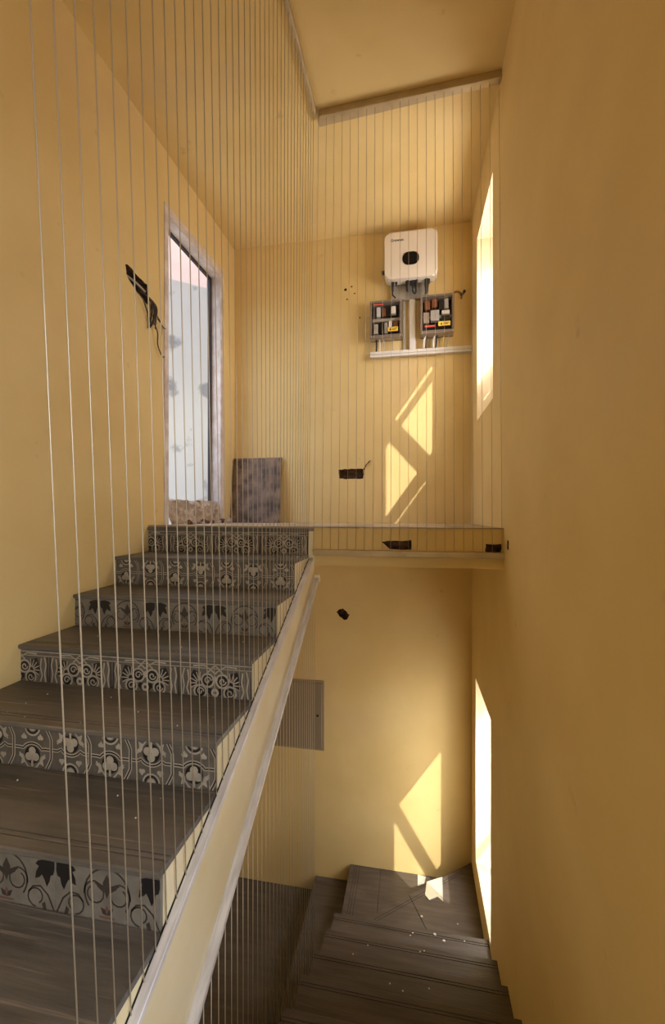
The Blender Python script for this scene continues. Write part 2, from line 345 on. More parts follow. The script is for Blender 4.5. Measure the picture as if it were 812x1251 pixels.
def leaf(dr, u, v, sx, mi):      # hanging palmate leaf, sx=+1 to the right of the seam
    pts = [(.004, .006), (.030, .003), (.058, .010), (.066, .020), (.055, .026), (.064, .042), (.067, .062), (.052, .056), (.044, .048), (.036, .062), (.028, .080), (.019, .064), (.016, .048), (.007, .044), (.003, .028)]
    dr.poly([(u + sx * a, v + b) for a, b in pts], mi, 3)
def design_leaf():
    dr = Draw(TWD, THT); c = TWD / 2
    leaf(dr, 0, .004, 1, 1); leaf(dr, TWD, .004, -1, 1)
    for s in (-1, 1):
        dr.arc(c, .075, .070, -90, -90 + s * 125, .0055, 0)                     # big arch
        dr.arc(c + s * .038, .078, .030, -90, -90 - s * 330, .0048, 0, r1=.022)  # upper scroll
        dr.arc(c + s * .038, .078, .034, -90, -90 + s * 100, .0045, 0)
        dr.arc(c + s * .100, .118, .029, 90, 90 + s * 330, .0048, 0, r1=.020)  # lower scroll
        dr.line([(c + s * .075, .108), (c + s * .09, .090), (c + s * .115, .086), (c + s * .140, .108), (c + s * .160, .150)], .005, 0)
        dr.poly([(c + s * .124, .150), (c + s * .120, .136), (c + s * .130, .128), (c + s * .136, .150)], 0, 2)
        dr.poly([(c, .072), (c + s * .012, .052), (c + s * .040, .040), (c + s * .030, .058), (c + s * .012, .070)], 0, 2)
        dr.poly([(c, .134), (c + s * .006, .118), (c + s * .020, .112), (c + s * .014, .130)], 0, 2)
    dr.poly([(c, .088), (c - .010, .062), (c - .013, .045), (c, .020), (c + .013, .045), (c + .010, .062)], 0, 3)
    dr.poly([(c, .104), (c - .006, .118), (c, .132), (c + .006, .118)], 2, 3)
    dr.line([(c - .024, .140), (c + .024, .140)], .006, 2)
    return dr.finish('leaf_print')
def design_trefoil():
    dr = Draw(TWD, THT); H = THT; cw = TWD / 2
    def band(pts, wd, lv):
        dr.line(pts, wd, 0, lv); dr.line(pts, wd * .38, 1, lv + 1)
    for i in range(-1, 3):
        c = (i + .5) * cw; up = (i % 2 == 0)
        def V(v): return v if up else H - v
        # wavy horizontal band bulging round the trefoil
        pts = [(c - cw / 2, .078), (c - .055, .078)] + [(c + .046 * math.cos(a), V(.050 + .040 * math.sin(a))) for a in [math.radians(150 - k * 12) for k in range(11)]] + [(c + .055, .078), (c + cw / 2, .078)]
        band(pts, .0135, 2)
        # vertical cell edge
        x = c - cw / 2
        band([(x - .022, -.004), (x - .006, .026), (x, .04), (x, H - .04), (x - .006, H - .026), (x - .022, H + .004)], .0135, 4)
        # trefoil: black ground, pale lobes
        dr.disc(c, V(.047), .034, 1, 1)
        for (a, b) in ((-.015, .040), (.015, .040), (0, .062)): dr.disc(c + a, V(b), .0155, 0, 6)
        dr.line([(c, V(.045)), (c, V(.004))], .009, 0, 6)
        for s in (-1, 1):
            dr.poly([(c + s * .030, V(.018)), (c + s * .050, V(.008)), (c + s * .046, V(.030)), (c + s * .060, V(.042)), (c + s * .044, V(.048)), (c + s * .036, V(.040))], 0, 5)
            dr.line([(c + s * .012, V(-.004)), (c + s * .034, V(.022)), (c + s * .056, V(.052))], .006, 0, 6)
            # hearts and lower arc
            dr.disc(c + s * .036 - .005, V(.112), .0075, 0, 6); dr.disc(c + s * .036 + .005, V(.112), .0075, 0, 6)
            dr.poly([(c + s * .036 - .011, V(.114)), (c + s * .036 + .011, V(.114)), (c + s * .036, V(.128))], 0, 7)
        dr.arc(c, V(.152), .032, 0, 360, .006, 0, 3, 18); dr.arc(c, V(.152), .024, 0, 360, .006, 1, 3, 18); dr.disc(c, V(.152), .017, 0, 3)
    return dr.finish('trefoil_print')
def design_scroll():
    dr = Draw(TWD, THT); c = TWD / 2
    dr.line([(0, .012), (TWD, .012)], .004, 0); dr.line([(0, .030), (TWD, .030)], .003, 0)
    for s in (-1, 1):
        for (a, b, r) in ((.034, .082, .028), (.068, .130, .027)):
            dr.disc(c + s * a, b, r + .004, 1, 1); dr.arc(c + s * a, b, r, 0, 360, .008, 0, 2, 18); dr.arc(c + s * a, b, .017, 0, s * 400, .006, 0, 3, 14, r1=.005)
        dr.poly([(c + s * .058, .094), (c + s * .062, .050), (c + s * .100, .040), (c + s * .118, .080), (c + s * .112, .118), (c + s * .086, .104)], 1, 1)
        for k in range(6):
            a = math.radians(-95 + k * 24); dr.line([(c + s * (.070 + .012 * math.cos(a)), .096 + .012 * math.sin(a)), (c + s * (.070 + .046 * math.cos(a)), .096 + .050 * math.sin(a))], .005, 0, 3)
        dr.line([(c, .052), (c + s * .018, .036), (c + s * .036, .048)], .007, 0, 3); dr.line([(c, .016), (c + s * .022, .034), (c + s * .050, .018), (c + s * .10, .022)], .006, 0, 3)
        dr.line([(c + s * .126, .040), (c + s * .120, .080), (c + s * .130, .120), (c + s * .118, .155)], .007, 0, 3)
        dr.line([(c + s * .142, .035), (c + s * .150, .070), (c + s * .143, .110), (c + s * .150, .155)], .007, 0, 3)
        dr.line([(c + s * .157, .034), (c + s * .160, .155)], .004, 1, 3)
        dr.poly([(c + s * .006, .118), (c + s * .030, .112), (c + s * .036, .130), (c + s * .014, .150)], 1, 2)
    dr.disc(c, .132, .018, 0, 4); dr.disc(c, .132, .007, 2, 5)
    dr.poly([(c, .060), (c - .014, .076), (c, .092), (c + .014, .076)], 0, 4)
    return dr.finish('scroll_print')
PR = {'leaf': design_leaf(), 'trefoil': design_trefoil(), 'scroll': design_scroll()}
for m in ('ink_mid', 'ink_black', 'ink_red'): PR['leaf'].materials.append(M[m])
for m in ('ink_light', 'ink_black'): PR['trefoil'].materials.append(M[m])
for m in ('ink_light', 'ink_black', 'ink_mid'): PR['scroll'].materials.append(M[m])
def clip_mesh(me, u0, name):
    bm = bmesh.new(); bm.from_mesh(me); bmesh.ops.bisect_plane(bm, geom=bm.verts[:] + bm.edges[:] + bm.faces[:], plane_co=(u0, 0, 0), plane_no=(-1, 0, 0), clear_outer=True)
    n_ = bpy.data.meshes.new(name); bm.to_mesh(n_); bm.free()
    for m in me.materials: n_.materials.append(m)
    return n_
def tile_mesh(u0, m):
    bm = bmesh.new(); box(bm, u0, TWD - .0015, 0, .011, -THT, 0, bev=.0012); me = bpy.data.meshes.new('tile'); bmesh.ops.recalc_face_normals(bm, faces=bm.faces[:]); bm.to_mesh(me); bm.free(); me.materials.append(M[m]); return me

# ------------------------------------------------------------------ upper staircase
st = empty('tiled_staircase', (0, 0, 0), 'upper flight of dark treads with patterned grey tile risers, rising on the left', 'staircase')
CH_U = lambda y: -1.007 + .50 * (y - 1.306)       # top of upper side channel
CH_L = lambda y: -1.53 + .64 * (y - 1.193)      # top of lower side channel
NST = 8
ybot = .05
prof = [(E + .011, Z0 - .235), (2.86, Z0 - .235), (2.86, CH_L(2.86) - .02), (ybot, CH_L(ybot) - .02)]
prof.append((ybot, MID - .0))
for k in range(NST - 1, 0, -1):
    y = E - k * G + .011; z = Z0 - k * RI - .02
    prof.append((y, prof[-1][1])); prof.append((y, z))
prof.append((E + .011, prof[-1][1])) 
bm = bmesh.new(); prism(bm, prof, -L, XS - .0, 'X'); build('stair_body', bm, 'side', st)
def tread(name, x0, x1, y0, y1, z, th, parent, m, grooves=True):
    """slab with a rounded nose at y0 and two sawn anti-slip grooves; long axis X"""
    g = .0025; pr = [(y0 + .003, z - th), (y0, z - th + .004), (y0, z - .004), (y0 + .004, z)]
    if grooves:
        for gy in (.040, .058): pr += [(y0 + gy, z), (y0 + gy, z - .003), (y0 + gy + .004, z - .003), (y0 + gy + .004, z)]
    pr += [(y1, z), (y1, z - th)]
    bm = bmesh.new(); prism(bm, pr, x0, x1, 'X')
    return build(name, bm, m, parent)
for k in range(1, NST):
    tread('tread', -L, XS + .002, E - k * G - .014, E - (k - 1) * G, Z0 - k * RI, .02, st, 'tread')
names = ['scroll', 'trefoil', 'leaf', 'scroll', 'trefoil', 'leaf', 'scroll', 'trefoil']
basem = {'scroll': 'tile_dark', 'trefoil': 'tile_dark', 'leaf': 'tile_grey'}
TM = {(b, c): tile_mesh(u, b) for b in ('tile_grey', 'tile_dark') for c, u in (('full', 0), ('part', TWD * 4 - (XS + L) + .0))}
u_part = TWD * 4 - (XS + L)
CL = {k: clip_mesh(v, u_part + .001, k + '_print_cut') for k, v in PR.items()}
for k in range(0, NST):
    y = E - k * G; z = Z0 - k * RI - .0195; ds = names[k]
    for t in range(4):
        full = t < 3; off = 0
        o = link('riser_tile', TM[(basem[ds], 'full' if full else 'part')], st); o.location = (XS - TWD * (t + 1), y, z)
        p = link('glaze_pattern', PR[ds] if full else CL[ds], o)
# cream end strip under the landing nosing next to the last riser
bm = bmesh.new(); box(bm, XS, -.632, E, E + .011, Z0 - .235, Z0 - .02); build('end_strip', bm, 'side', st)

# little plaster crumbs on the treads
for k in range(22):
    j = random.choice([3, 4, 4, 5, 5, 5, 6]); bm = bmesh.new(); s = random.uniform(.0012, .0032); bmesh.ops.create_icosphere(bm, subdivisions=1, radius=s)
    o = build('plaster_crumb', bm, 'debris'); o.location = (random.uniform(-1.6, XS - .05), E - j * G + random.uniform(.02, .28), Z0 - j * RI + s * .6)
    tag(o, 'tiny white plaster crumb scattered on the dark upper treads', 'crumb', 'plaster crumbs on the upper flight')

# ------------------------------------------------------------------ lower staircase with winders
lo = empty('winding_staircase', (0, 0, 0), 'lower dark stairs dropping away at the bottom right and turning left at the back wall', 'staircase')
NL = 9
prof = [(LE + .010, LZ - .36), (LE + .010, LZ - .02)]
for k in range(1, NL):
    y = LE + .010 - k * LG; z = LZ + k * LR - .02
    prof.append((y, prof[-1][1])); prof.append((y, z))
prof += [(.05, prof[-1][1]), (.05, prof[-1][1] - .45)]
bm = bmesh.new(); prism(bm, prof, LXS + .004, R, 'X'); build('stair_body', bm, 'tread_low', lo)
def tread_away(x0, x1, y0, y1, z, m):     # nose faces +Y (away from the viewer)
    th = .02; pr = [(y1 - .003, z - th), (y1, z - th + .004), (y1, z - .003), (y1 - .003, z)]
    for gy in (.036, .052): pr += [(y1 - gy, z), (y1 - gy, z - .003), (y1 - gy - .004, z - .003), (y1 - gy - .004, z)]
    pr += [(y0, z), (y0, z - th)]
    bm = bmesh.new(); prism(bm, pr, x0, x1, 'X'); build('tread', bm, m, lo)
for k in range(0, NL):
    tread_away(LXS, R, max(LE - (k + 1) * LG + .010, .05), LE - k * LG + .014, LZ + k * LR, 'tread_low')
W1, W2, WB = LZ - .186, LZ - .377, FLOORZ + .148
# winder blocks
ic = (LXS, LE + .015)                       # inner corner
cr = (R, B)
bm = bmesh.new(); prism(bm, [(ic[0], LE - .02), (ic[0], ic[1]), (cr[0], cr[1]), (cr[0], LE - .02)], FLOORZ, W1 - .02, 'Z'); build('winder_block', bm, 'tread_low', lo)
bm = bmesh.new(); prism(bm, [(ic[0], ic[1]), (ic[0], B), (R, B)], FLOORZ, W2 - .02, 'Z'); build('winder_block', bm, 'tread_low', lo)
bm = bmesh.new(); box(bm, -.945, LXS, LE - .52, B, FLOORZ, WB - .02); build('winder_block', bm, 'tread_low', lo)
def slabpoly(pts, z, mat_='tread_low', gap=.0015):
    c = Vector((sum(p[0] for p in pts) / len(pts), sum(p[1] for p in pts) / len(pts)))
    P = [(p[0] + (c.x - p[0]) * gap * 3, p[1] + (c.y - p[1]) * gap * 3) for p in pts]
    bm = bmesh.new(); prism(bm, P, z - .02, z, 'Z'); bmesh.ops.bevel(bm, geom=[e for e in bm.edges if all(abs(v.co.z - z) < 1e-5 for v in e.verts)], offset=.002, segments=1, affect='EDGES')
    return build('tread', bm, mat_, lo)
def onl(t): return (ic[0] + (cr[0] - ic[0]) * t - .006, ic[1] + (cr[1] - ic[1]) * t + .008)
m1 = onl(.5)
slabpoly([(ic[0], LE - .02), (ic[0] - .006, ic[1] + .008), m1, (.20, LE - .02)], W1)
slabpoly([(.20, LE - .02), m1, (R, B), (R, LE - .02)], W1)
t_ = .26; q = onl(t_)
slabpoly([(ic[0] - .012, ic[1]), (ic[0] - .012, B), (q[0], B), (q[0], q[1])], W2)
slabpoly([(q[0], q[1]), (q[0], B), (R, B)], W2)
slabpoly([(-.957, LE - .52), (-.957, B), (LXS, B), (LXS, LE - .52)], WB)
# grooves along the left edge of the second winder, and inside the diagonal nose
for gx in (.035, .055, .08):
    bm = bmesh.new(); box(bm, LXS + gx, LXS + gx + .003, ic[1] + .05, B - .004, W2 - .001, W2 + .0006); build('grip_strip', bm, 'groove', lo)
for gd in (.03, .05):
    dv = (Vector(cr) - Vector(ic)).normalized(); nn = Vector((dv.y, -dv.x)); a = Vector(ic) + dv * .08 + nn * gd; b = Vector(ic) + dv * 1.3 + nn * gd
    bm = bmesh.new(); prism(bm, [tuple(a), tuple(b), tuple(b + nn * .003), tuple(a + nn * .003)], W1 - .001, W1 + .0006, 'Z'); build('grip_strip', bm, 'groove', lo)

# broken mirror pieces and crumbs lying on the winder
def at(x, y, z):
    c_, s_ = math.cos(YAW), math.sin(YAW); a = (x - 406) / F_PX; b = (HORIZON - y) / F_PX
    k = z / b; return ((a * c_ - s_) * k, (a * s_ + c_) * k, z)
for pts, lb in (([(510, 1069), (520, 1072), (518, 1080), (510, 1083)], 'smaller pale broken mirror piece lying behind on the winding step'),
                ([(521, 1078), (533, 1074), (540, 1072), (541, 1102), (534, 1096), (524, 1100), (519, 1094)], 'larger pale broken mirror piece lying in front on the winding step')):
    z = W1 if pts[0][0] > 515 else W2
    P = [at(px, py, z)[:2] for px, py in pts]; bm = bmesh.new(); prism(bm, P, z + .0005, z + .006, 'Z')
    o = build('mirror_shard', bm, 'shard'); tag(o, lb, 'shard')
for k, (px, py) in enumerate([(515, 1120), (504, 1140), (501, 1143), (531, 1142), (542, 1150), (567, 1150), (559, 1129), (449, 1155), (513, 1163), (518, 1162), (476, 1202), (492, 1211), (524, 1208), (431, 1166), (426, 1146)]):
    z = W1 if py < 1130 else (LZ if py < 1155 else LZ + LR if py < 1180 else LZ + 2 * LR)
    s = .010 if k in (0, 3, 4) else .005; bm = bmesh.new(); bmesh.ops.create_icosphere(bm, subdivisions=1, radius=s)
    for v in bm.verts: v.co.x *= random.uniform(.8, 1.5); v.co.z *= .5
    p = at(px, py, z); o = build('plaster_crumb', bm, 'debris'); o.location = (p[0], p[1], z + s * .35)
    tag(o, 'white plaster crumb lying on the dark lower steps', 'crumb', 'plaster crumbs on the lower steps')

# ------------------------------------------------------------------ cable screens
def cable_run(parent, ends, r=.0016):
    for (a, b) in ends:
        bm = bmesh.new(); tube(bm, [a, b], r, 6); build('cable', bm, 'cable', parent)
def bar_along(name, parent, p, q, x0, x1, h, m, lip=.0):
    """flat bar/channel along a slope in the YZ plane; p,q=(y, ztop)"""
    bm = bmesh.new(); prism(bm, [(p[0], p[1]), (q[0], q[1]), (q[0], q[1] - h), (p[0], p[1] - h)], x0, x1, 'X')
    bmesh.ops.bevel(bm, geom=bm.edges[:], offset=.002, segments=1, affect='EDGES')
    o = build(name, bm, m, parent); return o
sc = empty('stair_cable_screen', (0, 0, 0), 'long screen of upright steel cables from the ceiling down beside the tiled steps', 'cable screen')
# ceiling rail, side run
p0_, p1_ = (-.668, .0), (-.654, 2.842)
bm = bmesh.new()
prism(bm, [(-.672, -.6), (-.652, -.6), (-.640, 2.80), (-.668, 2.845)], CEIL - .030, CEIL, 'Z'); bmesh.ops.bevel(bm, geom=bm.edges[:], offset=.003, segments=1, affect='EDGES'); build('ceiling_rail', bm, 'steel', sc)
bar_along('side_channel', sc, (0.06, CH_U(.06)), (E + .01, CH_U(E + .01)), XS + .006, XS + .034, .022, 'channel')
bm = bmesh.new(); prism(bm, [(.06, CH_U(.06) - .004), (E, CH_U(E) - .004), (E, CH_U(E) - .018), (.06, CH_U(.06) - .018)], XS, XS + .007, 'X'); build('channel_gap_shade', bm, 'groove', sc)  # near-black strip standing for the shade in the gap behind the channel
ends = []; yb = .712; i = 0
def lean(y): return .058 if y < .8 else (.058 + (.045 - .058) * (y - .8) / .5 if y < 1.3 else (.045 * (1 - (y - 1.3) / .8) if y < 2.1 else -.045 * (y - 2.1) / .6))
while yb < E - .01:
    zb = CH_U(yb) - .002; s = lean(yb); zt = CEIL - .025
    ends.append(((XS + .009, yb - s * (zb + .36), zb - .006), (-.655, yb - s * (zt + .36), zt))); yb += .0525
cable_run(sc, ends)
# anchors on the channel for the nearest cables
for (a, b) in ends[:14]:
    bm = bmesh.new(); tube(bm, [(a[0], a[1], a[2] + .001), (a[0], a[1], a[2] + .012)], .0035, 6); build('anchor', bm, 'cable', sc)

ld = empty('landing_cable_screen', (0, 0, 0), 'short screen of upright steel cables between ceiling and front edge of the landing', 'cable screen')
bm = bmesh.new(); prism(bm, [(-.640, 2.845), (-.640, 2.885), (R, 2.80), (R, 2.75), (-.622, 2.800)], CEIL - .045, CEIL, 'Z'); bmesh.ops.bevel(bm, geom=bm.edges[:], offset=.003, segments=1, affect='EDGES'); build('ceiling_rail', bm, 'steel', ld)
bm = bmesh.new(); box(bm, -.632, R, E - .035, E - .0005, Z0 - .172, Z0 - .135, bev=.003); build('edge_channel', bm, 'steel', ld)
ends = []
n_ = 22
for k in range(n_):
    t = k / (n_ - 1); xb = -.632 + (R - .012 + .632) * t; xt = -.632 + (R - .012 + .632) * t
    ends.append(((xb, E - .016, Z0 - .14), (xt, 2.826 - .05 * t, CEIL - .04)))
cable_run(ld, ends, .0013)

lc = empty('lower_cable_screen', (0, 0, 0), 'screen of upright steel cables hanging below the sloping lower channel beside the shaded steps', 'cable screen')
bar_along('side_channel', lc, (.06, CH_L(.06)), (2.86, CH_L(2.86)), XS, XS + .034, .022, 'channel')
bm = bmesh.new(); box(bm, XS, XS + .036, 2.862, 2.89, CH_L(2.86) - .03, CH_L(2.86) + .02, bev=.002); build('end_block', bm, 'side', lc)
LN = lambda y: LZ + (LE - y) / LG * LR - .22
bar_along('bottom_channel', lc, (.1, LN(.1)), (LE, LN(LE)), XS + .006, XS + .040, .03, 'steel')
ends = []; y = .62
while y < 2.78:
    j = random.uniform(-.004, .004)
    ends.append(((XS + .022, y + j, LN(y) - .005), (XS + .022, y, CH_L(y) - .02))); y += .0525
cable_run(lc, ends, .0016)
for (a, b) in ends:
    bm = bmesh.new(); tube(bm, [(b[0], b[1], b[2] - .014), (b[0], b[1], b[2] + .002)], .0035, 6); build('anchor', bm, 'cable', lc)

# ------------------------------------------------------------------ inverter, breaker boxes, trunking on the back wall
def rrect(cx, cz, w_, h_, r, n=6):
    pts = []
    for (sx, sz, a0) in ((1, 1, 0), (-1, 1, 90), (-1, -1, 180), (1, -1, 270)):
        for k in range(n + 1):
            a = math.radians(a0 + 90 * k / n); pts.append((cx + sx * (w_ / 2 - r) + r * math.cos(a), cz + sz * (h_ / 2 - r) + r * math.sin(a)))
    return pts
inv = empty('solar_inverter', (-.03, B, 2.11), 'white rounded solar inverter with black oval display high on the back wall', 'inverter')
iv = Vector(inv.location)
def ipart(nm, bm, m, par=inv, smooth=False):
    bmesh.ops.translate(bm, vec=-Vector(par.location), verts=bm.verts[:]); return build(nm, bm, m, par, smooth)
YI = B - .17
bm = bmesh.new(); prism(bm, rrect(-.0315, 2.325, .475, .425, .045), YI, B - .06, 'Y')
fe = [e for e in bm.edges if all(abs(v.co.y - YI) < 1e-5 for v in e.verts)]; bmesh.ops.bevel(bm, geom=fe, offset=.012, segments=3, affect='EDGES'); ipart('case', bm, 'white_case')
bm = bmesh.new(); prism(bm, rrect(-.0315, 2.32, .40, .37, .02), B - .06, B, 'Y'); ipart('wall_bracket', bm, 'grey_metal')
bm = bmesh.new(); prism(bm, rrect(-.033, 2.288, .150, .118, .055), YI - .004, YI + .004, 'Y'); ipart('display', bm, 'screen')
bm = bmesh.new(); prism(bm, rrect(.022, 2.335, .012, .010, .004), YI - .006, YI, 'Y'); ipart('indicator', bm, 'red')
bm = bmesh.new(); tube(bm, [(-.268, B - .10, 2.215), (-.300, B - .10, 2.215)], .020, 12); ipart('rotary_switch', bm, 'black')
fc = bpy.data.curves.new('t', 'FONT'); fc.body = 'Growatt'; fc.size = .034; fc.extrude = .0008; fo = bpy.data.objects.new('t', fc); C.objects.link(fo)
dg = bpy.context.evaluated_depsgraph_get(); dg.update(); tm = bpy.data.meshes.new_from_object(fo.evaluated_get(dg)); bpy.data.objects.remove(fo)
tm.materials.clear(); tm.materials.append(M['black']); to = link('lettering', tm, inv); to.rotation_euler = (math.pi / 2, 0, 0); to.location = Vector((-.215, YI - .001, 2.455)) - iv
# bottom connector plate
bm = bmesh.new(); box(bm, -.215, .13, B - .045, B - .004, 1.975, 2.12, bev=.004); ipart('lower_plate', bm, 'grey_metal')
for (x, l_, r_) in ((-.198, .085, .014), (-.165, .04, .010), (-.062, .10, .018), (-.030, .05, .010), (-.012, .11, .014), (.018, .115, .016), (.110, .12, .020), (.128, .05, .012)):
    bm = bmesh.new(); tube(bm, [(x, B - .11, 2.118), (x, B - .11, 2.118 - l_ * .5), (x, B - .11, 2.118 - l_)], [r_, r_, r_ * .7], 10); ipart('connector', bm, 'black')
for pts in ([(-.198, B - .11, 2.04), (-.200, B - .11, 2.00), (-.185, B - .11, 1.982), (-.172, B - .11, 1.966)], [(.112, B - .11, 2.01), (.10, B - .11, 1.985), (.112, B - .13, 1.978), (.104, B - .13, 1.970)], [(-.012, B - .11, 2.01), (.003, B - .11, 1.992), (.018, B - .11, 2.005)]):
    bm = bmesh.new(); tube(bm, curve_pts(pts), .007, 6); ipart('cable_tail', bm, 'black')

def breaker_box(x0, x1, z0, z1, dep, label, rows):
    e = empty('breaker_box', ((x0 + x1) / 2, B, z0), label, 'breaker box', 'clear-fronted breaker boxes under the inverter'); yf = B - dep
    def P(nm, bm, m): bmesh.ops.translate(bm, vec=-Vector(e.location), verts=bm.verts[:]); return build(nm, bm, m, e)
    bm = bmesh.new(); box(bm, x0, x1, B - .012, B, z0, z1); P('back_plate', bm, 'box_in')
    t = .012; bm = bmesh.new()
    box(bm, x0, x0 + t, yf + .012, B - .012, z0, z1); box(bm, x1 - t, x1, yf + .012, B - .012, z0, z1); box(bm, x0 + t, x1 - t, yf + .012, B - .012, z0, z0 + t); box(bm, x0 + t, x1 - t, yf + .012, B - .012, z1 - t, z1); P('housing', bm, 'box_lip')
    bm = bmesh.new(); o_ = prism
    a = .014
    box(bm, x0 - .003, x1 + .003, yf, yf + .012, z0 - .003, z0 + a + .012); box(bm, x0 - .003, x1 + .003, yf, yf + .012, z1 - a, z1 + .003)
    box(bm, x0 - .003, x0 + a, yf, yf + .012, z0 + a + .012, z1 - a); box(bm, x1 - a, x1 + .003, yf, yf + .012, z0 + a + .012, z1 - a); P('cover_rim', bm, 'box')
    bm = bmesh.new(); box(bm, x0 + a, x1 - a, yf + .003, yf + .006, z0 + a + .012, z1 - a); P('clear_cover', bm, 'glass')
    for (nm, u0, u1, v0, v1, dy, m) in rows:
        w_, h_ = x1 - x0, z1 - z0
        bm = bmesh.new(); yy = yf + .02 + dy; box(bm, x0 + u0 * w_, x0 + u1 * w_, yy, yy + .045 if nm not in ('sticker',) else yf, z0 + v0 * h_, z0 + v1 * h_, bev=.001 if nm != 'sticker' else 0)
        o = P(nm, bm, m)
        if nm == 'sticker': o['label'] = ('red' if m == 'red' else 'white' if m == 'white_pl' else 'yellow') + ' warning sticker'
    for sx in (x0 + .012, x1 - .012):
        for sz in (z0 + .012, z1 - .008):
            bm = bmesh.new(); tube(bm, [(sx, yf + .001, sz), (sx, yf - .003, sz)], .006, 8); P('screw', bm, 'box_lip')
    return e
rows_l = [('din_rail', .06, .94, .50, .58, .03, 'grey_metal'), ('breaker', .20, .32, .60, .86, .0, 'breaker_w'), ('breaker', .38, .48, .62, .84, .01, 'copper'), ('breaker', .66, .80, .66, .86, .0, 'breaker_w'), ('breaker', .55, .64, .62, .82, .012, 'black'),
          ('breaker', .12, .24, .14, .40, .0, 'breaker'), ('breaker', .30, .42, .14, .46, .012, 'black'), ('breaker', .44, .54, .14, .44, .008, 'breaker'), ('breaker', .58, .68, .30, .46, .0, 'breaker_w'), ('breaker', .72, .86, .30, .46, .01, 'copper')]
rows_r = [('din_rail', .05, .95, .44, .52, .03, 'grey_metal'), ('breaker', .30, .56, .34, .62, .0, 'breaker'), ('breaker', .64, .88, .50, .60, .0, 'breaker_w'), ('breaker', .08, .26, .32, .60, .02, 'box_lip'), ('busbar', .12, .28, .66, .90, .01, 'copper'), ('busbar', .34, .50, .70, .92, .005, 'copper'),
          ('busbar', .56, .70, .64, .90, .015, 'black'), ('busbar', .74, .84, .66, .92, .01, 'breaker'), ('breaker', .64, .88, .34, .48, .015, 'black')]
def stick(e, x0, x1, z0, z1, yf, m, bars=0):
    bm = bmesh.new(); box(bm, x0, x1, yf - .0015, yf + .003, z0, z1); bmesh.ops.translate(bm, vec=-Vector(e.location), verts=bm.verts[:]); o = build('sticker', bm, m, e); o['label'] = {'red': 'red strip sticker', 'yellow': 'yellow warning sticker'}[m]
    if bars:
        bm = bmesh.new(); w_ = x1 - x0; h_ = z1 - z0
        prism(bm, [(x0 + .16 * w_, z0 + .25 * h_), (x0 + .36 * w_, z0 + .25 * h_), (x0 + .26 * w_, z0 + .8 * h_)], yf - .0025, yf - .0015, 'Y'); box(bm, x0 + .42 * w_, x0 + .9 * w_, yf - .0025, yf - .0015, z0 + .55 * h_, z0 + .72 * h_); box(bm, x0 + .42 * w_, x0 + .8 * w_, yf - .0025, yf - .0015, z0 + .28 * h_, z0 + .42 * h_)
        bmesh.ops.translate(bm, vec=-Vector(e.location), verts=bm.verts[:]); build('printed_mark', bm, 'black', o)
b1 = breaker_box(-.409, -.112, 1.612, 1.955, .10, 'left clear-fronted breaker box with a yellow sticker below the inverter', rows_l)
stick(b1, -.245, -.150, 1.665, 1.705, B - .10, 'yellow', 1); stick(b1, -.375, -.285, 1.918, 1.930, B - .10, 'red')
b2 = breaker_box(.060, .352, 1.612, 1.960, .12, 'right clear-fronted breaker box with red and yellow stickers below the inverter', rows_r)
stick(b2, .215, .320, 1.672, 1.712, B - .12, 'yellow', 1); stick(b2, .095, .185, 1.668, 1.684, B - .12, 'red')
tr = empty('cable_trunking', (.05, B, 1.45), 'white horizontal cable trunking with an upright branch below the breaker boxes', 'trunking')
def tp(nm, bm, m): bmesh.ops.translate(bm, vec=-Vector(tr.location), verts=bm.verts[:]); return build(nm, bm, m, tr)
bm = bmesh.new(); box(bm, -.414, R, B - .055, B, 1.447, 1.500, bev=.003); tp('horizontal_duct', bm, 'white_pl')
bm = bmesh.new(); box(bm, -.045, .010, B - .045, B, 1.500, 1.972, bev=.003); tp('upright_duct', bm, 'white_pl')
bm = bmesh.new(); box(bm, -.414, R, B - .059, B - .054, 1.470, 1.4725); tp('lid_seam', bm, 'box_lip')
bm = bmesh.new(); box(bm, -.105, -.083, B - .02, B, 1.500, 1.972, bev=.002); tp('upright_duct', bm, 'grey_metal')
for (x, zt, m, r_) in ((-.355, 1.615, 'black', .008), (-.325, 1.615, 'white_pl', .006), (-.285, 1.61, 'grey_metal', .005), (-.20, 1.61, 'grey_metal', .005)):
    bm = bmesh.new(); tube(bm, curve_pts([(x, B - .05, zt), (x + .003, B - .055, 1.56), (x, B - .045, 1.502)]), r_, 8); o = build('drop_cable', bm, m)
    tag(o, {'black': 'black cable dropping from the left breaker box to the trunking', 'white_pl': 'white cable beside the black one under the left breaker box'}.get(m, 'thin grey cable under the left breaker box, ' + ('just right of the white one' if x < -.25 else 'nearest the upright duct')), 'cable', 'cables below the breaker boxes')
for x in (.108, .195):
    nm = 'left' if x < .15 else 'right'
    e = empty('conduit', (x, B - .06, 1.5), 'white curved conduit with dark cable, ' + nm + ' of the two under the right breaker box', 'conduit', 'cables below the breaker boxes')
    bm = bmesh.new(); tube(bm, curve_pts([(-.022, 0, 0), (-.024, 0, .06), (-.012, 0, .095), (.004, 0, .112)]), .009, 8); build('sleeve', bm, 'white_pl', e)
    bm = bmesh.new(); tube(bm, curve_pts([(.004, 0, .112), (.006, -.004, .06), (-.002, 0, 0)]), .009, 8); build('inner_cable', bm, 'black', e)
for x, m in ((.25, 'yellow'), (.29, 'grey_metal')):
    bm = bmesh.new(); tube(bm, curve_pts([(x + .02, B - .06, 1.612), (x + .012, B - .05, 1.56), (x, B - .035, 1.503)]), .004, 6); tag(build('drop_cable', bm, m), ('yellow' if m == 'yellow' else 'grey') + ' thin wire hanging under the right breaker box', 'cable', 'cables below the breaker boxes')
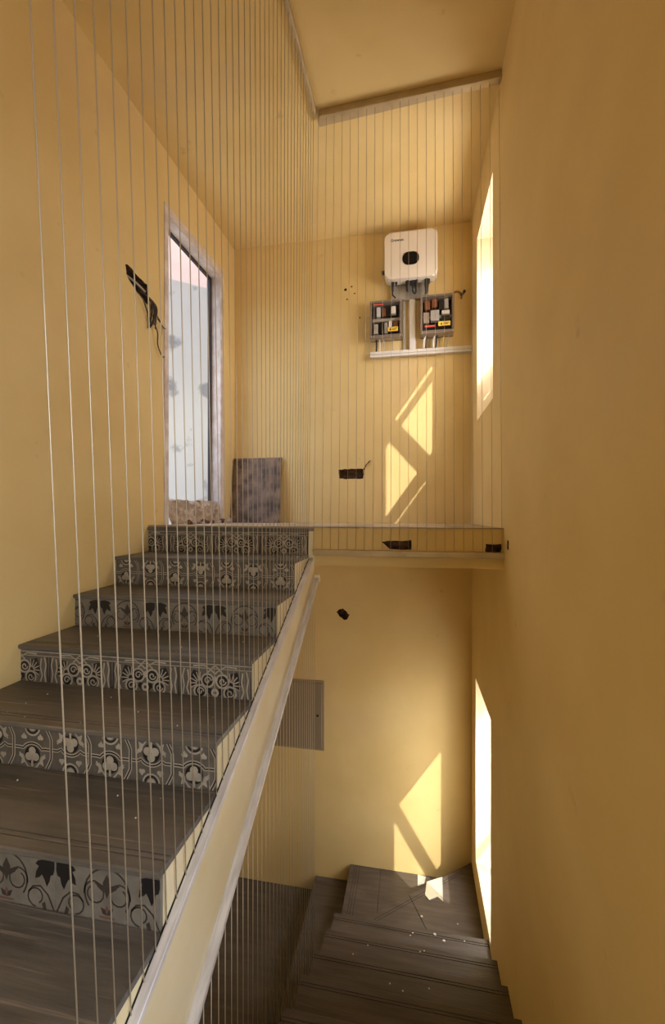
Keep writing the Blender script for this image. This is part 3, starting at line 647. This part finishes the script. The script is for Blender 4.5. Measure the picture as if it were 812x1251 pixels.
bm = bmesh.new(); tube(bm, curve_pts([(-.405, B - .02, 1.86), (-.46, B - .02, 1.83), (-.49, B - .02, 1.74), (-.475, B - .02, 1.65), (-.43, B - .02, 1.59), (-.43, B - .03, 1.53), (-.432, B - .03, 1.50)]), .0025, 6); tag(build('loop_wire', bm, 'box_lip'), 'thin loose wire looping left of the left breaker box', 'wire')
e = empty('pipe_stub', (.42, B, 1.955), 'small bent brown pipe stub with black end right of the breaker boxes', 'pipe')
bm = bmesh.new(); tube(bm, curve_pts([(-.065, -.10, .02), (-.03, -.10, .022), (0, -.07, .012), (.012, -.03, .01), (.012, 0, .01)]), .010, 8); build('pipe', bm, 'copper', e)
bm = bmesh.new(); tube(bm, [(-.002, -.09, -.012), (.03, -.10, .03)], .013, 8); build('cap', bm, 'black', e)

# hatch on the lower back wall
ht = empty('wall_hatch', (-1.13, B, -2.36), 'brown-grey square metal hatch on the lower back wall behind the cables', 'hatch')
def hp(nm, bm, m): bmesh.ops.translate(bm, vec=-Vector(ht.location), verts=bm.verts[:]); return build(nm, bm, m, ht)
bm = bmesh.new(); box(bm, -1.42, -.872, B - .008, B, -2.375, -1.690); hp('rim', bm, 'door_rim')
bm = bmesh.new(); box(bm, -1.40, -.896, B - .018, B - .008, -2.352, -1.712, bev=.002); hp('door', bm, 'door_panel')
bm = bmesh.new(); tube(bm, [(-.935, B - .016, -2.03), (-.935, B - .024, -2.03)], .011, 12); hp('lock', bm, 'black')

# mottled stone slab leaning on the back wall
sl = empty('stone_slab', (-1.548, 4.03, Z0 - .013), 'brown mottled rectangular stone slab leaning on the back wall beside the doorway', 'stone slab')
bm = bmesh.new(); box(bm, -.252, .252, 0, .022, 0, .655, bev=.002)
o = build('slab', bm, 'slab', sl); o.rotation_euler = (-.13, 0, 0)
bm = bmesh.new(); box(bm, -.10, .10, .0225, .026, .2, .45); o2 = build('mortar_patch', bm, 'concrete', sl); o2.rotation_euler = (-.13, 0, 0)

# loose wires hanging from the gouge in the left wall
hw = empty('loose_wires', (-L, 2.70, 1.45), 'tangle of dark loose wires hanging from the gouged hole in the left wall', 'wires')
def hpart(ctrl, r_, m='wirebrown'):
    bm = bmesh.new(); tube(bm, [Vector(p) - Vector(hw.location) for p in curve_pts(ctrl)], r_, 6); build('wire', bm, m, hw)
X = -L + .02
hpart([(X - .05, 2.62, 1.48), (X, 2.68, 1.45), (X + .01, 2.725, 1.40), (X + .005, 2.725, 1.33)], .008)
hpart([(X - .05, 2.60, 1.50), (X + .01, 2.70, 1.44), (X + .02, 2.735, 1.38), (X, 2.72, 1.30), (X, 2.69, 1.27)], .007)
random.seed(3)
for k in range(7):
    a = random.uniform(2.60, 2.69); b_ = random.uniform(2.69, 2.76); hpart([(X - .04, a, 1.49), (X + .012, b_ - .02, 1.43), (X + random.uniform(0, .02), b_, 1.37), (X, b_ - random.uniform(-.01, .03), 1.33 - random.uniform(0, .06))], random.uniform(.0025, .005))
hpart([(X, 2.73, 1.36), (X + .01, 2.71, 1.30), (X, 2.685, 1.255), (X, 2.67, 1.25)], .006)
hpart([(X, 2.735, 1.39), (X + .01, 2.78, 1.35), (X, 2.84, 1.325), (X - .01, 2.89, 1.33)], .004)
hpart([(X, 2.72, 1.32), (X + .01, 2.76, 1.25), (X, 2.78, 1.17), (X, 2.83, 1.11), (X - .01, 2.88, 1.12)], .0045)
hpart([(X, 2.77, 1.355), (X + .01, 2.81, 1.32), (X, 2.83, 1.26)], .003)
hpart([(X - .03, 2.56, 1.46), (X, 2.60, 1.42), (X, 2.65, 1.36), (X, 2.70, 1.30)], .004)
hpart([(X - .06, 2.50, 1.53), (X - .02, 2.57, 1.50), (X - .02, 2.66, 1.49)], .008, 'box_lip')
